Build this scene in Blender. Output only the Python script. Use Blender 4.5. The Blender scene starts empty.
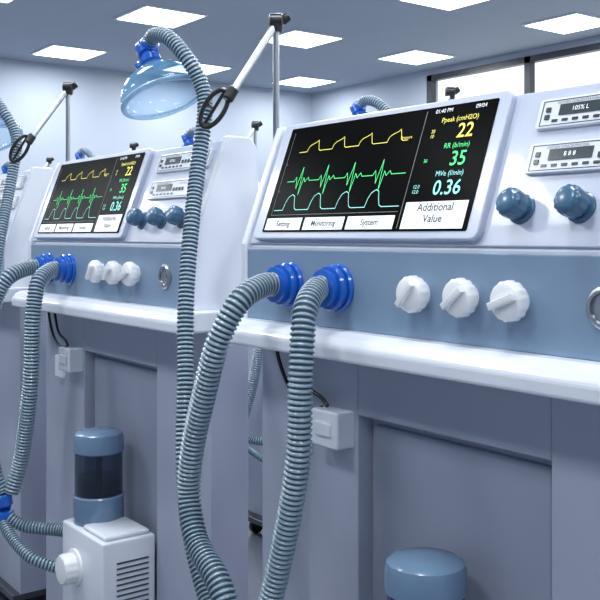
import bpy, bmesh, math
from mathutils import Vector, Matrix
H=1.25
B=Vector((-1.1,1.15,-H))
sc=bpy.context.scene
try:
    sc.view_settings.view_transform='Standard'
except Exception: pass

# ---------------- materials
def mat(name,col,rough=.4,metal=0,emit=0,alpha=1,trans=0,noise=0,coat=0,scale=8,spec=.5):
    m=bpy.data.materials.new(name); m.use_nodes=True
    nt=m.node_tree; p=nt.nodes['Principled BSDF']
    p.inputs['Base Color'].default_value=(*col,1)
    p.inputs['Roughness'].default_value=rough
    p.inputs['Metallic'].default_value=metal
    p.inputs['Alpha'].default_value=alpha
    p.inputs['Specular IOR Level'].default_value=spec
    p.inputs['Transmission Weight'].default_value=trans
    p.inputs['Coat Weight'].default_value=coat
    if emit:
        p.inputs['Emission Color'].default_value=(*col,1)
        p.inputs['Emission Strength'].default_value=emit
    if noise:
        n=nt.nodes.new('ShaderNodeTexNoise'); n.inputs['Scale'].default_value=scale
        n.inputs['Detail'].default_value=4
        tc=nt.nodes.new('ShaderNodeTexCoord'); nt.links.new(tc.outputs['Object'],n.inputs['Vector'])
        r=nt.nodes.new('ShaderNodeValToRGB')
        a=[max(0,c*(1-noise)) for c in col]; b=[min(1,c*(1+noise)) for c in col]
        r.color_ramp.elements[0].position=.3; r.color_ramp.elements[1].position=.7
        r.color_ramp.elements[0].color=(*a,1); r.color_ramp.elements[1].color=(*b,1)
        nt.links.new(n.outputs['Fac'],r.inputs['Fac']); nt.links.new(r.outputs['Color'],p.inputs['Base Color'])
    return m
M=dict(
 white=mat('white_plastic',(.77,.81,.89),.26,noise=.015,coat=.2),
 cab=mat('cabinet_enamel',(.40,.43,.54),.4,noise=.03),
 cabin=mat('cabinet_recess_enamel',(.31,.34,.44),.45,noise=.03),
 bezel=mat('bezel_plastic',(.55,.60,.73),.25,noise=.015,coat=.2),
 face=mat('bluegrey_panel',(.22,.32,.45),.34,noise=.03),
 blue=mat('blue_rubber',(.010,.11,.52),.22,coat=.5),
 knobb=mat('steelblue_knob',(.055,.14,.24),.25,coat=.3),
 knobw=mat('white_knob',(.88,.89,.91),.22,coat=.3),
 steel=mat('brushed_steel',(.45,.47,.50),.3,metal=1),
 dark=mat('dark_steel',(.10,.11,.13),.4,metal=.6),
 black=mat('black_plastic',(.012,.012,.015),.3),
 ridge=mat('hose_ridge',(.29,.41,.50),.18,coat=.7,trans=.15),
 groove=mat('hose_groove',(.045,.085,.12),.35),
 screen=mat('screen_glass',(.0015,.002,.002),.25,spec=.02),
 yel=mat('trace_yellow',(.75,.68,.10),.5,emit=.8),
 grn=mat('trace_green',(.06,.75,.22),.5,emit=.8),
 cyn=mat('trace_cyan',(.25,.72,.66),.5,emit=.8),
 wht=mat('screen_white',(.85,.9,.92),.5,emit=.45),
 line=mat('screen_line',(.22,.25,.27),.5,emit=.2),
 ink=mat('label_ink',(.03,.04,.05),.5),
 lcd=mat('lcd_dark',(.05,.065,.075),.2),
 capb=mat('chamber_blue',(.14,.23,.35),.25,noise=.03,coat=.3),
 smoke=mat('smoked_water',(.005,.007,.012),.08,coat=.5),
)
def glassy(name,col,a,tint=(.85,.94,1)):
    m=bpy.data.materials.new(name); m.use_nodes=True; nt=m.node_tree
    p=nt.nodes['Principled BSDF']; p.inputs['Base Color'].default_value=(*col,1); p.inputs['Roughness'].default_value=.08
    p.inputs['Coat Weight'].default_value=.6
    t=nt.nodes.new('ShaderNodeBsdfTransparent'); t.inputs['Color'].default_value=(*tint,1)
    x=nt.nodes.new('ShaderNodeMixShader')
    lw=nt.nodes.new('ShaderNodeLayerWeight'); lw.inputs['Blend'].default_value=.35
    mr=nt.nodes.new('ShaderNodeMapRange'); mr.inputs['To Min'].default_value=a; mr.inputs['To Max'].default_value=.95
    nt.links.new(lw.outputs['Facing'],mr.inputs['Value']); nt.links.new(mr.outputs['Result'],x.inputs[0])
    nt.links.new(t.outputs[0],x.inputs[1]); nt.links.new(p.outputs[0],x.inputs[2])
    nt.links.new(x.outputs[0],nt.nodes['Material Output'].inputs['Surface'])
    return m
M['mask']=glassy('mask_clear_blue',(.16,.36,.55),.14,(.78,.9,1))
M['cush']=glassy('mask_cushion_clear',(.40,.58,.72),.3)
M['jar']=glassy('chamber_clear',(.06,.08,.12),.25,(.42,.46,.56))

# ---------------- mesh helpers
def mesh_from(verts,faces,name,smooth=False,mats=None,idx=None,bevel=0):
    me=bpy.data.meshes.new(name); me.from_pydata(verts,[],faces); 
    for m in (mats or []): me.materials.append(m)
    if idx: me.polygons.foreach_set('material_index',idx)
    bm=bmesh.new(); bm.from_mesh(me)
    bmesh.ops.recalc_face_normals(bm,faces=bm.faces)
    if bevel:
        es=[e for e in bm.edges if len(e.link_faces)==2 and e.calc_face_angle(0)>.5]
        bmesh.ops.bevel(bm,geom=es,offset=bevel,segments=3,profile=.5,affect='EDGES',clamp_overlap=True)
    for f in bm.faces: f.smooth=bool(smooth)
    if smooth=='angle':
        for e in bm.edges:
            if len(e.link_faces)==2 and e.calc_face_angle(0)>.6: e.smooth=False
    bm.to_mesh(me); bm.free(); return me
class G:
    def __init__(s): s.v=[];s.f=[];s.m=[]
    def add(s,v,f,m=0):
        o=len(s.v); s.v+=[tuple(p) for p in v]; s.f+=[tuple(i+o for i in q) for q in f]; s.m+=[m]*len(f); return s
    def box(s,x0,x1,y0,y1,z0,z1,m=0,T=None):
        v=[Vector((x,y,z)) for x in(x0,x1) for y in(y0,y1) for z in(z0,z1)]
        if T: v=[T@p for p in v]
        return s.add(v,[(0,1,3,2),(4,6,7,5),(0,4,5,1),(2,3,7,6),(0,2,6,4),(1,5,7,3)],m)
    def prism(s,prof,x0,x1,m=0):   # prof in (y,z)
        n=len(prof); v=[(x0,a,b) for a,b in prof]+[(x1,a,b) for a,b in prof]
        f=[tuple(range(n)),tuple(range(2*n-1,n-1,-1))]+[(i,(i+1)%n,n+(i+1)%n,n+i) for i in range(n)]
        return s.add(v,f,m)
    def lathe(s,prof,o,axis,n=28,m=0,sx=1,sy=1,xa=None,cap=True,ridge=0,rj=(0,0)):
        o=Vector(o); a=Vector(axis).normalized()
        u=(Vector(xa)-a*a.dot(Vector(xa))).normalized() if xa else a.orthogonal().normalized()
        w=a.cross(u)
        v=[]
        for j,(r,h) in enumerate(prof):
            for k in range(n):
                rr=r*(1+ridge if (ridge and rj[0]<=j<=rj[1] and (k//2)%2) else 1)
                t=2*math.pi*k/n; v.append(o+a*h+u*(rr*sx*math.cos(t))+w*(rr*sy*math.sin(t)))
        f=[];
        for i in range(len(prof)-1):
            for k in range(n): f.append((i*n+k,i*n+(k+1)%n,(i+1)*n+(k+1)%n,(i+1)*n+k))
        if cap: f+=[tuple(range(n)),tuple(range((len(prof)-1)*n,len(prof)*n))]
        return s.add(v,f,m)
    def tube(s,pts,r,n=10,m=0):
        P=spline(pts,max(.004,r)); return s.sweep(P,[r]*len(P),n,[m]*len(P))
    def sweep(s,P,R,n,ms):
        v=[];f=[];mi=[]
        t0=(P[1]-P[0]).normalized(); u=t0.orthogonal().normalized()
        for i,p in enumerate(P):
            t=(P[min(i+1,len(P)-1)]-P[max(i-1,0)]).normalized()
            u=(u-t*u.dot(t)).normalized(); w=t.cross(u)
            for k in range(n):
                a=2*math.pi*k/n; v.append(p+u*(R[i]*math.cos(a))+w*(R[i]*math.sin(a)))
        o=len(s.v); s.v+=[tuple(q) for q in v]
        for i in range(len(P)-1):
            for k in range(n):
                s.f.append((o+i*n+k,o+i*n+(k+1)%n,o+(i+1)*n+(k+1)%n,o+(i+1)*n+k)); s.m.append(ms[i])
        s.f.append(tuple(o+k for k in range(n))); s.m.append(ms[0])
        s.f.append(tuple(o+(len(P)-1)*n+k for k in range(n))); s.m.append(ms[-1])
        return s
    def mesh(s,name,mats,smooth=False,bevel=0):
        if not isinstance(mats,list): mats=[mats]
        return mesh_from(s.v,s.f,name,smooth,mats,s.m,bevel)
def spline(pts,step):
    P=[Vector(p) for p in pts]; P=[P[0]*2-P[1]]+P+[P[-1]*2-P[-2]]
    out=[]
    for i in range(1,len(P)-2):
        for k in range(40):
            t=k/40; a,b,c,d=P[i-1:i+3]
            out.append(.5*((2*b)+(c-a)*t+(2*a-5*b+4*c-d)*t*t+(3*b-a-3*c+d)*t**3))
    out.append(P[-2])
    res=[out[0]]; acc=0
    for a,b in zip(out,out[1:]):
        L=(b-a).length; pos=0
        while acc+(L-pos)>=step:
            pos+=step-acc; acc=0; res.append(a.lerp(b,pos/L))
        acc+=L-pos
    return res
def hose(pts,r,name,pitch=.0092):
    P=spline(pts,pitch/5); R=[];ms=[]
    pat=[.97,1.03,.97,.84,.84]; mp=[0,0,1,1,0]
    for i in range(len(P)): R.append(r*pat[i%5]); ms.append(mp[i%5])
    g=G().sweep(P,R,18,ms); return g.mesh(name,[M['ridge'],M['groove']],smooth=True)

# slope frame
L=.261; es=Vector((0,.09,.245)).normalized(); ex=Vector((1,0,0)); nn=ex.cross(es)
O=Vector((0,1.06,-.02))
T=Matrix(((ex.x,es.x,nn.x,O.x),(ex.y,es.y,nn.y,O.y),(ex.z,es.z,nn.z,O.z),(0,0,0,1)))

vent=[]; masks=[]; hoses=[]; humid=[]
def part(lst,name,data,mtx=None): lst.append((name,data,mtx or Matrix.Identity(4)))

# console
prof=[(1.062,-.168),(1.062,-.022),(1.150,.217),(1.20,.217),(1.215,.19),(1.215,-.168)]
part(vent,'console_body',G().prism(prof,-1.592,-.616).mesh('console_body',M['white'],bevel=.004))
prof2=[(1.05,-.168),(1.05,-.016),(1.140,.228),(1.205,.228),(1.225,.2),(1.225,-.168)]
g=G().prism(prof2,-1.602,-1.584).prism(prof2,-.624,-.604)
part(vent,'console_side_cheeks',g.mesh('console_side_cheeks',M['white'],bevel=.004))
part(vent,'lower_panel',G().box(-1.583,-.625,1.054,1.066,-.166,-.026).mesh('lower_panel',M['face'],bevel=.002))
part(vent,'upper_panel',G().box(-1.583,-.625,.004,L-.006,-.01,.003,T=T).mesh('upper_panel',M['bezel'],bevel=.002))
# ledge
lp=[(1.0,-.214),(1.0,-.188),(1.012,-.174),(1.03,-.166),(1.12,-.166),(1.12,-.214)]
part(vent,'front_ledge',G().prism(lp,-1.607,-.578).mesh('front_ledge',M['white'],bevel=.006))
# cabinet
g=G().box(-1.62,-1.43,1.115,1.195,-1.17,-.205)
g.box(-1.43,-1.286,1.095,1.195,-1.17,-.205).box(-.858,-.60,1.095,1.195,-1.17,-.205)
g.box(-1.286,-.858,1.095,1.195,-.324,-.205).box(-1.286,-.858,1.095,1.195,-1.17,-1.08)
g.box(-1.286,-.858,1.13,1.195,-1.08,-.324)
part(vent,'cabinet',g.mesh('cabinet',M['cab'],bevel=.003))
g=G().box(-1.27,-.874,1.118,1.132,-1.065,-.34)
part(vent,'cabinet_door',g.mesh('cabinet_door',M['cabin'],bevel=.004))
g=G().box(-1.58,-1.12,1.19,1.42,-1.15,-.10)
part(vent,'rear_housing',g.mesh('rear_housing',M['cab'],bevel=.01))
g=G().box(-1.62,-.60,1.07,1.42,-1.19,-1.165)
part(vent,'base_plate',g.mesh('base_plate',M['dark'],bevel=.006))
g=G()
for x in(-1.56,-.66):
    for y in(1.12,1.37):
        g.lathe([(.012,0),(.012,.04)],(x,y,-1.215),(0,0,1),12)
        g.lathe([(.018,0),(.03,.003),(.03,.022),(.018,.025)],(x-.0125,y,-1.22),(1,0,0),20)
part(vent,'casters',g.mesh('casters',M['black'],smooth='angle'))
# bezel + screen
def rrect(x0,x1,y0,y1,r,z0,z1,g,m=0):
    pts=[]
    for cx,cy,a in((x1-r,y1-r,0),(x0+r,y1-r,90),(x0+r,y0+r,180),(x1-r,y0+r,270)):
        for k in range(6):
            t=math.radians(a+18*k); pts.append((cx+r*math.cos(t),cy+r*math.sin(t)))
    n=len(pts); v=[T@Vector((a,b,z0)) for a,b in pts]+[T@Vector((a,b,z1)) for a,b in pts]
    g.add(v,[tuple(range(n)),tuple(range(n,2*n))]+[(i,(i+1)%n,n+(i+1)%n,n+i) for i in range(n)],m)
g=G(); rrect(-1.562,-.960,.010,L-.002,.014,.0,.015,g)
part(vent,'screen_bezel',g.mesh('screen_bezel',M['bezel'],bevel=.003))
SX0,SX1,SY0,SY1=-1.530,-.984,.092*L,.945*L
SW=SX1-SX0; SH=SY1-SY0
g=G(); rrect(SX0,SX1,SY0,SY1,.003,.01,.0165,g)
part(vent,'screen',g.mesh('screen',M['screen']))
def S(u,v,n=.0172): return T@Vector((SX0+u*SW,SY0+v*SH,n))
def ribbon(pts,w):
    g=G(); P=[Vector((SX0+u*SW,SY0+v*SH)) for u,v in pts]
    for a,b in zip(P,P[1:]):
        d=(b-a); 
        if d.length<1e-6: continue
        d.normalize(); q=Vector((-d.y,d.x))*w/2; a2=a-d*w*.3; b2=b+d*w*.3
        g.add([T@Vector((*p,.0172)) for p in(a2+q,a2-q,b2-q,b2+q)],[(0,1,2,3)])
    return g
def wave(kind):
    out=[]; u0=.09; per=.142
    if kind=='y':
        for i in range(4):
            b=u0+per*i
            out+=[(b,.75),(b+.045,.75),(b+.05,.79),(b+.06,.81),(b+.09,.835),(b+.098,.85),(b+.104,.81),(b+.112,.76),(b+.12,.75)]
        out.append((u0+per*4,.75))
    if kind=='g':
        for i in range(4):
            b=u0-.02+per*i
            out+=[(b,.47),(b+.04,.47),(b+.048,.51),(b+.055,.47),(b+.062,.40),(b+.075,.60),(b+.085,.34),(b+.093,.50),(b+.105,.46),(b+.118,.50),(b+.128,.47)]
        out.append((u0+per*4+.03,.47))
    if kind=='c':
        for i in range(4):
            b=u0-.05+per*1.05*i
            out+=[(b,.20),(b+.05,.20),(b+.056,.27),(b+.066,.32),(b+.085,.345),(b+.10,.33),(b+.108,.27),(b+.118,.215),(b+.13,.20)]
        out.append((u0+per*4+.04,.20))
    return out
part(vent,'pressure_trace',ribbon(wave('y'),.0013).mesh('pressure_trace',M['yel']))
part(vent,'flow_trace',ribbon(wave('g'),.0013).mesh('flow_trace',M['grn']))
part(vent,'volume_trace',ribbon(wave('c'),.0013).mesh('volume_trace',M['cyn']))
g=ribbon([(.715,.02),(.715,.97)],.0012)
for a in [((.03,.155),(.70,.155)),((.03,.155),(.03,.95)),((.03,.64),(.04,.64)),((.03,.38),(.04,.38))]:
    h=ribbon(list(a),.0008); g.add(h.v,h.f)
part(vent,'screen_dividers',g.mesh('screen_dividers',M['line']))
def sq(g,u0,u1,v0,v1,n=.0174):
    g.add([S(u0,v0,n),S(u1,v0,n),S(u1,v1,n),S(u0,v1,n)],[(0,1,2,3)])
g=G(); sq(g,.015,.225,.015,.125); sq(g,.24,.455,.015,.125); sq(g,.47,.695,.015,.125); sq(g,.73,.985,.015,.225)
part(vent,'touch_buttons',g.mesh('touch_buttons',M['wht']))
def text(name,s,u,v,size,m,lst=vent,al='CENTER',base=None,n=.0178,off=0):
    c=bpy.data.curves.new(name,'FONT'); c.body=s; c.size=size; c.align_x=al; c.align_y='CENTER'
    c.resolution_u=3; c.offset=off; c.materials.append(m)
    X=SX0+u*SW if base is None else base[0]; Y=SY0+v*SH if base is None else base[1]
    part(lst,name,c,T@Matrix.Translation((X,Y,n)))
text('button_label_setting','Setting',.12,.07,.016,M['ink'],off=.0002)
text('button_label_monitoring','Monitoring',.348,.07,.016,M['ink'],off=.0002)
text('button_label_system','System',.583,.07,.016,M['ink'],off=.0002)
text('button_label_additional','Additional\nValue',.858,.135,.0195,M['ink'],off=.0002)
text('value_peak','22',.90,.77,.036,M['yel'],off=.0003); text('value_rate','35',.90,.55,.036,M['grn'],off=.0003); text('value_volume','0.36',.885,.325,.036,M['cyn'],off=.0003)
text('label_peak','Ppeak (cmH2O)',.865,.875,.0125,M['yel']); text('label_rate','RR (b/min)',.88,.66,.013,M['grn']); text('label_volume','MVe (l/min)',.88,.44,.013,M['cyn'])
text('clock','01:40 PM',.79,.955,.0105,M['wht']); text('date','09/04',.94,.955,.0105,M['wht'])
text('limit_a','20\n10',.765,.77,.009,M['yel']); text('limit_b','30',.765,.55,.009,M['grn']); text('limit_c','12.0\n12.0',.755,.325,.009,M['cyn'])
text('trace_tag','Pressure',.650,.77,.008,M['yel'])
# meter modules
for i,(a,b) in enumerate([(.715,.90),(.44,.625)]):
    a*=L;b*=L; x0,x1=-.905,-.655
    g=G(); rrect(x0,x1,a,b,.006,0,.010,g)
    part(vent,f'meter_module_{i+1}',g.mesh('meter_module',M['white'],bevel=.002))
    g=G()
    g.box(x0+.008,x0+.0095,a+.004,b-.004,.010,.0106,T=T)
    g.box(x1-.0095,x1-.008,a+.004,b-.004,.010,.0106,T=T)
    g.box(x0+.008,x1-.008,a+.004,a+.005,.010,.0106,T=T); g.box(x0+.008,x1-.008,b-.005,b-.004,.010,.0106,T=T)
    g.box(x0+.040,x0+.115,a+.019,b-.012,.010,.0112,T=T)
    for k in range(4): g.box(x0+.125+k*.014,x0+.132+k*.014,a+.018,a+.026,.010,.012,T=T)
    for k in range(2): g.box(x0+.016,x0+.024,a+.014+k*.012,a+.021+k*.012,.010,.012,T=T)
    for k in range(6): g.box(x0+.03+k*.018,x0+.040+k*.018,a+.009,a+.013,.010,.0112,T=T)
    part(vent,f'meter_display_{i+1}',g.mesh('meter_display',M['lcd']))
    text(f'meter_digits_{i+1}','105% L' if i==0 else '8 8 8',0,0,.010,M['wht'],base=((x0+.077),(a+b)/2+.003),n=.0116)
    text(f'meter_caption_{i+1}','OXYGEN CONCENTRATION',0,0,.0055,M['ink'],base=((x0+.07),b-.009),n=.0108)
    text(f'meter_caption_b_{i+1}','ALARM  SILENCE',0,0,.005,M['ink'],base=((x0+.165),b-.012),n=.0108)
# blue knobs
g=G()
for x in(-.896,-.793,-.695):
    o=T@Vector((x,.235*L,.002))
    g.lathe([(.023,0),(.023,.004),(.020,.006)],o,nn,32)
    g.lathe([(.0165,.006),(.0165,.012),(.0205,.016),(.0215,.028),(.0205,.036),(.017,.0405),(.012,.042)],o,nn,48,ridge=.05,rj=(2,4))
part(vent,'adjustment_knobs',g.mesh('adjustment_knobs',M['knobb'],smooth='angle'))
# white selector knobs
g=G()
for i,x in enumerate((-1.083,-.980,-.885)):
    o=Vector((x,1.055,-.093)); a=(0,-1,0)
    g.lathe([(.022,0),(.022,.008),(.0275,.010),(.0290,.014),(.0285,.026),(.0255,.031),(.018,.033)],o,a,56,ridge=.045,rj=(2,4))
    ang=[.7,.9,1.2][i]
    R=Matrix.Translation(o+Vector((0,-.035,0)))@Matrix.Rotation(ang,4,'Y')
    g.box(-.0055,.0055,-.006,.006,-.0235,.0235,T=R)
part(vent,'selector_knobs',g.mesh('selector_knobs',M['knobw'],bevel=.001,smooth='angle'))
# steel socket
g=G(); o=Vector((-.737,1.056,-.095))
g.lathe([(.029,0),(.029,.006),(.025,.009),(.021,.009),(.020,.004),(.013,.004),(.012,.007),(.004,.007)],o,(0,-1,0),32)
part(vent,'gas_socket',g.mesh('gas_socket',M['steel'],smooth='angle'))
# hose ports
g=G()
for x in(-1.436,-1.290):
    g.lathe([(.042,0),(.043,.006),(.040,.010),(.034,.011),(.034,.015),(.040,.017),(.041,.023),(.038,.027),(.030,.028),(.030,.033),(.033,.035),(.033,.042),(.026,.044)],(x,1.056,-.092),(0,-1,0),40)
part(vent,'hose_ports',g.mesh('hose_ports',M['blue'],smooth='angle'))
# cable box + cables
g=G().box(-1.376,-1.296,1.055,1.097,-.385,-.318).box(-1.36,-1.312,1.05,1.06,-.365,-.338)
g.box(-1.49,-1.42,1.09,1.117,-.42,-.355)
part(vent,'junction_box',g.mesh('junction_box',M['white'],bevel=.004))
g=G().tube([(-1.52,1.085,-.20),(-1.52,1.085,-.24),(-1.47,1.08,-.30),(-1.40,1.075,-.325),(-1.36,1.075,-.318)],.004)
g.tube([(-1.45,1.075,-.20),(-1.45,1.075,-.23),(-1.41,1.07,-.28),(-1.36,1.07,-.30),(-1.34,1.07,-.315)],.004)
part(vent,'power_cables',g.mesh('power_cables',M['black'],smooth=True))
# pole + arm
px,py=-1.746,1.241
g=G().lathe([(.0075,0),(.0075,.74)],(px,py,-.26),(0,0,1),16)
g.tube([(px,py,.487),(-1.722,1.110,.318)],.0085,12)
g.box(px,-1.60,py-.03,py-.018,.06,.08).box(px,-1.60,py-.03,py-.018,-.16,-.14)
part(vent,'support_pole',g.mesh('support_pole',M['steel'],smooth='angle'))
g=G()
g.lathe([(.014,0),(.016,.006),(.016,.03),(.010,.034)],(px,py,.468),(0,0,1),16)
ax=Vector((.6,.8,0))
g.lathe([(.012,0),(.018,.004),(.018,.03),(.012,.034)],Vector((px,py,.493))-ax*.017,ax,16)
g.lathe([(.010,0),(.012,.004),(.010,.02)],Vector((px,py,.493))+ax*.012,(.5,.8,.6),12)
g.lathe([(.014,-.012),(.014,.012)],(px,py-.02,.07),(0,1,0),14)
# oval clip holding the hose
c=Vector((-1.757,1.082,.281)); d=Vector((.6,.8,0)); a1=(d*.52+Vector((0,0,.85))).normalized(); a2=(d*.85-Vector((0,0,.52))).normalized()
P=[c+a1*(.046*math.cos(t))+a2*(.022*math.sin(t)) for t in[2*math.pi*k/40 for k in range(41)]]
g.sweep(P,[.0055]*41,10,[0]*41)
g.tube([c+a1*.040,c+a1*-.005,c+a1*-.042],.004,8)
g.lathe([(.010,0),(.013,.004),(.013,.03),(.009,.034)],(-1.730,1.098,.297),(.1,.5,.85),14)
g.tube([c-a2*.018,Vector((-1.79,1.10,.285))],.005,8)
part(vent,'arm_joints',g.mesh('arm_joints',M['black'],smooth='angle'))

# ---------- hoses
A=[(-1.436,1.03,-.092),(-1.430,.985,-.093),(-1.408,.92,-.118),(-1.425,.885,-.19),(-1.465,.88,-.29),(-1.505,.88,-.39),(-1.52,.88,-.48),(-1.475,.87,-.555),(-1.385,.86,-.60),(-1.345,.86,-.65),(-1.33,.875,-.70)]
Bh=[(-1.290,1.03,-.092),(-1.281,.995,-.094),(-1.245,.945,-.125),(-1.229,.925,-.20),(-1.227,.92,-.269),(-1.231,.92,-.352),(-1.249,.92,-.439),(-1.283,.92,-.548),(-1.305,.915,-.624),(-1.315,.895,-.70)]
C=[(-1.99,1.044,.460),(-1.955,1.044,.472),(-1.90,1.048,.455),(-1.85,1.065,.405),(-1.828,1.09,.345),(-1.81,1.09,.28),(-1.792,1.06,.146),(-1.752,1.02,.013),(-1.713,.985,-.135),(-1.672,.96,-.295),(-1.642,.94,-.43),(-1.59,.92,-.555),(-1.49,.90,-.665),(-1.40,.885,-.72),(-1.345,.88,-.735)]
D=[(-1.315,.885,-.76),(-1.28,.92,-.785),(-1.2,.99,-.79),(-1.10,1.02,-.78)]
E=[(-1.325,.875,-.77),(-1.26,.875,-.80),(-1.165,.895,-.835),(-1.11,.95,-.86),(-1.09,.962,-.875)]
for nme,p,r in(('inspiratory_limb',A,.0225),('expiratory_limb',Bh,.0215),('patient_limb',C,.018),('humidifier_limb',D,.017),('drain_limb',E,.015)):
    part(hoses,nme,hose(p,r,nme))
g=G()
w=Vector((-1.325,.88,-.735))
g.lathe([(.022,0),(.026,.004),(.026,.03),(.020,.034)],w+Vector((0,0,-.045)),(0,0,1),20)
g.lathe([(.02,0),(.024,.004),(.024,.03),(.02,.034)],w,(-.05,-.1,1),20)
g.lathe([(.02,0),(.023,.004),(.023,.03)],w,(-1,0,.2),20)
part(hoses,'wye_connector',g.mesh('wye_connector',M['blue'],smooth='angle'))

# ---------- mask
w=Vector((-.53,-.04,.85)).normalized(); C0=Vector((-1.926,1.05,.322)); xa=(.6,.8,0)
prof_m=[(1.0,0),(1.03,.010),(1.0,.024),(.93,.042),(.80,.060),(.60,.076),(.40,.087),(.28,.095),(.22,.112)]
g=G().lathe([(r*.085,h) for r,h in prof_m],C0,w,40,sx=1.16,sy=.8,xa=xa,cap=False)
part(masks,'mask_shell',g.mesh('mask_shell',M['mask'],smooth=True))
u=(Vector(xa)-w*w.dot(Vector(xa))).normalized(); q=w.cross(u)
P=[C0+u*(.098*math.cos(t))+q*(.068*math.sin(t)) for t in[2*math.pi*k/48 for k in range(49)]]
g=G().sweep(P,[.0065]*49,10,[0]*49)
part(masks,'mask_cushion',g.mesh('mask_cushion',M['cush'],smooth=True))
g=G().lathe([(.020,.098),(.026,.102),(.026,.116),(.019,.119),(.019,.128),(.025,.131),(.025,.146),(.018,.150)],C0,w,28)
el=C0+w*.145
g.lathe([(.016,-.022),(.022,-.018),(.022,.0),(.018,.004),(.022,.008),(.022,.022),(.018,.026)],el+Vector((.0,0,.008)),(.9,.02,.25),24)
g.lathe([(.008,0),(.010,.01),(.006,.014)],C0+w*.10+u*-.03,w,12)
part(masks,'mask_connector',g.mesh('mask_connector',M['blue'],smooth='angle'))

# ---------- humidifier
bx0,bx1,by0,by1,bz0,bz1=-1.106,-.86,.954,1.094,-.965,-.732
g=G().box(bx0,bx1,by0,by1,bz0,bz1)
g.box(bx1-.14,bx1-.01,by0+.01,by1-.01,bz1-.001,bz1+.012)
part(humid,'humidifier_base',g.mesh('humidifier_base',M['white'],bevel=.012,smooth='angle'))
g=G()
for k in range(10): g.box(bx1-.002,bx1+.0015,by0+.035,by1-.02,bz1-.055-k*.013,bz1-.051-k*.013)
part(humid,'vent_slots',g.mesh('vent_slots',M['dark']))
g=G(); o=Vector((-1.02,by0,-.83))
g.lathe([(.046,0),(.046,.006),(.038,.008)],o,(0,-1,0),32)
g.lathe([(.036,.006),(.036,.034),(.033,.040),(.014,.042)],o,(0,-1,0),56,ridge=.05,rj=(0,1))
part(humid,'temperature_dial',g.mesh('temperature_dial',M['knobw'],smooth='angle'))
cc=(-1.045,1.028,-.737)
g=G().lathe([(.062,0),(.064,.004),(.064,.072),(.060,.077)],cc,(0,0,1),48)
g.lathe([(.060,.182),(.064,.186),(.064,.220),(.061,.230),(.052,.236),(.02,.239)],cc,(0,0,1),48)
part(humid,'chamber_caps',g.mesh('chamber_caps',M['capb'],smooth='angle'))
part(humid,'chamber_glass',G().lathe([(.061,.075),(.061,.184)],cc,(0,0,1),48,cap=False).mesh('chamber_glass',M['jar'],smooth=True))
g=G().lathe([(.056,.077),(.056,.120)],cc,(0,0,1),40).lathe([(.008,.08),(.008,.18)],cc,(0,0,1),12)
part(humid,'chamber_water',g.mesh('chamber_water',M['smoke'],smooth='angle'))

def spawn(top,parts,off):
    e=bpy.data.objects.new(top,None); sc.collection.objects.link(e)
    e.empty_display_size=.1
    e.location=B+Vector(off)+Vector((0,0,H))
    for n,d,m in parts:
        o=bpy.data.objects.new(n,d); sc.collection.objects.link(o)
        o.parent=e; o.matrix_local=Matrix.Translation(-B)@m
offs=[(-1.19*k,0,0) for k in range(0,5)]+[(-.504-1.19*k,1.09,0) for k in range(-1,5)]
for o in offs:
    spawn('medical_ventilator',vent,o); spawn('breathing_hose_set',hoses,o); spawn('oxygen_mask',masks,o); spawn('humidifier',humid,o)

# ---------------- room
X0,X1,Y0,Y1=-9.1,1.8,-3.0,7.0; ZC=H+1.75
wallm=mat('wall_paint',(.40,.45,.53),.7,noise=.02,scale=1.5)
ceilm=mat('ceiling_paint',(.34,.39,.46),.8,noise=.02,scale=1.5)
floorm=mat('floor_vinyl',(.15,.17,.21),.3,noise=.08,scale=2)
trimm=mat('trim_grey',(.40,.44,.52),.5)
def obj(name,g,m,bevel=0):
    o=bpy.data.objects.new(name,g.mesh(name,m,bevel=bevel)); sc.collection.objects.link(o); return o
obj('floor',G().box(X0-.15,X1+.15,Y0-.15,Y1+.15,-.1,0),floorm)
obj('ceiling',G().box(X0-.15,X1+.15,Y0-.15,Y1+.15,ZC,ZC+.1),ceilm)
obj('wall_left',G().box(X0-.15,X0,Y0,Y1,0,ZC),wallm)
obj('wall_right',G().box(X1,X1+.15,Y0,Y1,0,ZC),wallm)
obj('wall_front',G().box(X0,X1,Y0-.15,Y0,0,ZC),wallm)
wx0,wx1,wz0,wz1=-7.08,.72,1.35,H+1.69
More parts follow.
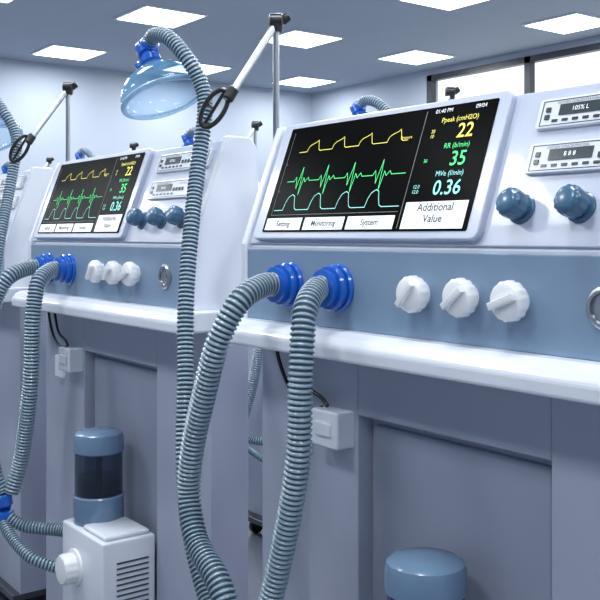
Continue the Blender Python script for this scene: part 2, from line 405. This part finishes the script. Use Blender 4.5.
g=G().box(X0,wx0,Y1,Y1+.15,0,ZC).box(wx1,X1,Y1,Y1+.15,0,ZC).box(wx0,wx1,Y1,Y1+.15,0,wz0).box(wx0,wx1,Y1,Y1+.15,wz1,ZC)
obj('wall_back',g,wallm)
g=G()
g.box(wx0,wx1,Y1-.02,Y1+.05,wz0,wz0+.06).box(wx0,wx1,Y1-.02,Y1+.05,wz1-.06,wz1)
for k in range(7):
    x=wx0+k*1.3; x=min(x,wx1-.07); g.box(x,x+.07,Y1-.02,Y1+.05,wz0,wz1)
obj('window_1',g,mat('window_frame_dark',(.03,.035,.045),.4))
obj('baseboard_left',G().box(X0,X0+.015,Y0,Y1,0,.1),trimm)
obj('baseboard_back',G().box(X0,X1,Y1-.015,Y1,0,.1),trimm)
lampm=mat('light_panel_diffuser',(.96,.98,1.0),.5,emit=3.0)
framem=mat('light_panel_frame',(.6,.65,.7),.4)
for i in range(6):
    for j in range(6):
        cx=-8.42+1.81*i; cy=6.37-1.4*j
        e=bpy.data.objects.new('ceiling_light_panel',None); sc.collection.objects.link(e); e.location=(cx,cy,ZC)
        for nm,m_,s,z in(('frame',framem,.275,-.012),('diffuser',lampm,.255,-.016)):
            key='lp_'+nm
            me=bpy.data.meshes.get(key) or G().box(-s,s,-s,s,z,0).mesh(key,m_)
            o=bpy.data.objects.new(nm,me); sc.collection.objects.link(o); o.parent=e
        ld=bpy.data.lights.get('panel_light') 
        if not ld:
            ld=bpy.data.lights.new('panel_light','AREA'); ld.size=.48; ld.energy=17.5; ld.color=(.95,.98,1)
        o=bpy.data.objects.new('lamp',ld); sc.collection.objects.link(o); o.parent=e; o.location=(0,0,-.03)
# world
w_=bpy.data.worlds.new('World'); sc.world=w_; w_.use_nodes=True
bg=w_.node_tree.nodes['Background']; bg.inputs[0].default_value=(.90,.95,1,1); bg.inputs[1].default_value=1.3
# camera
cd=bpy.data.cameras.new('camera'); cd.sensor_width=36; cd.lens=56; cd.shift_y=-64/600; cd.clip_start=.02
co=bpy.data.objects.new('camera',cd); sc.collection.objects.link(co)
co.location=(0,0,H); co.rotation_euler=(math.pi/2,0,math.atan2(.8,.6)); sc.camera=co
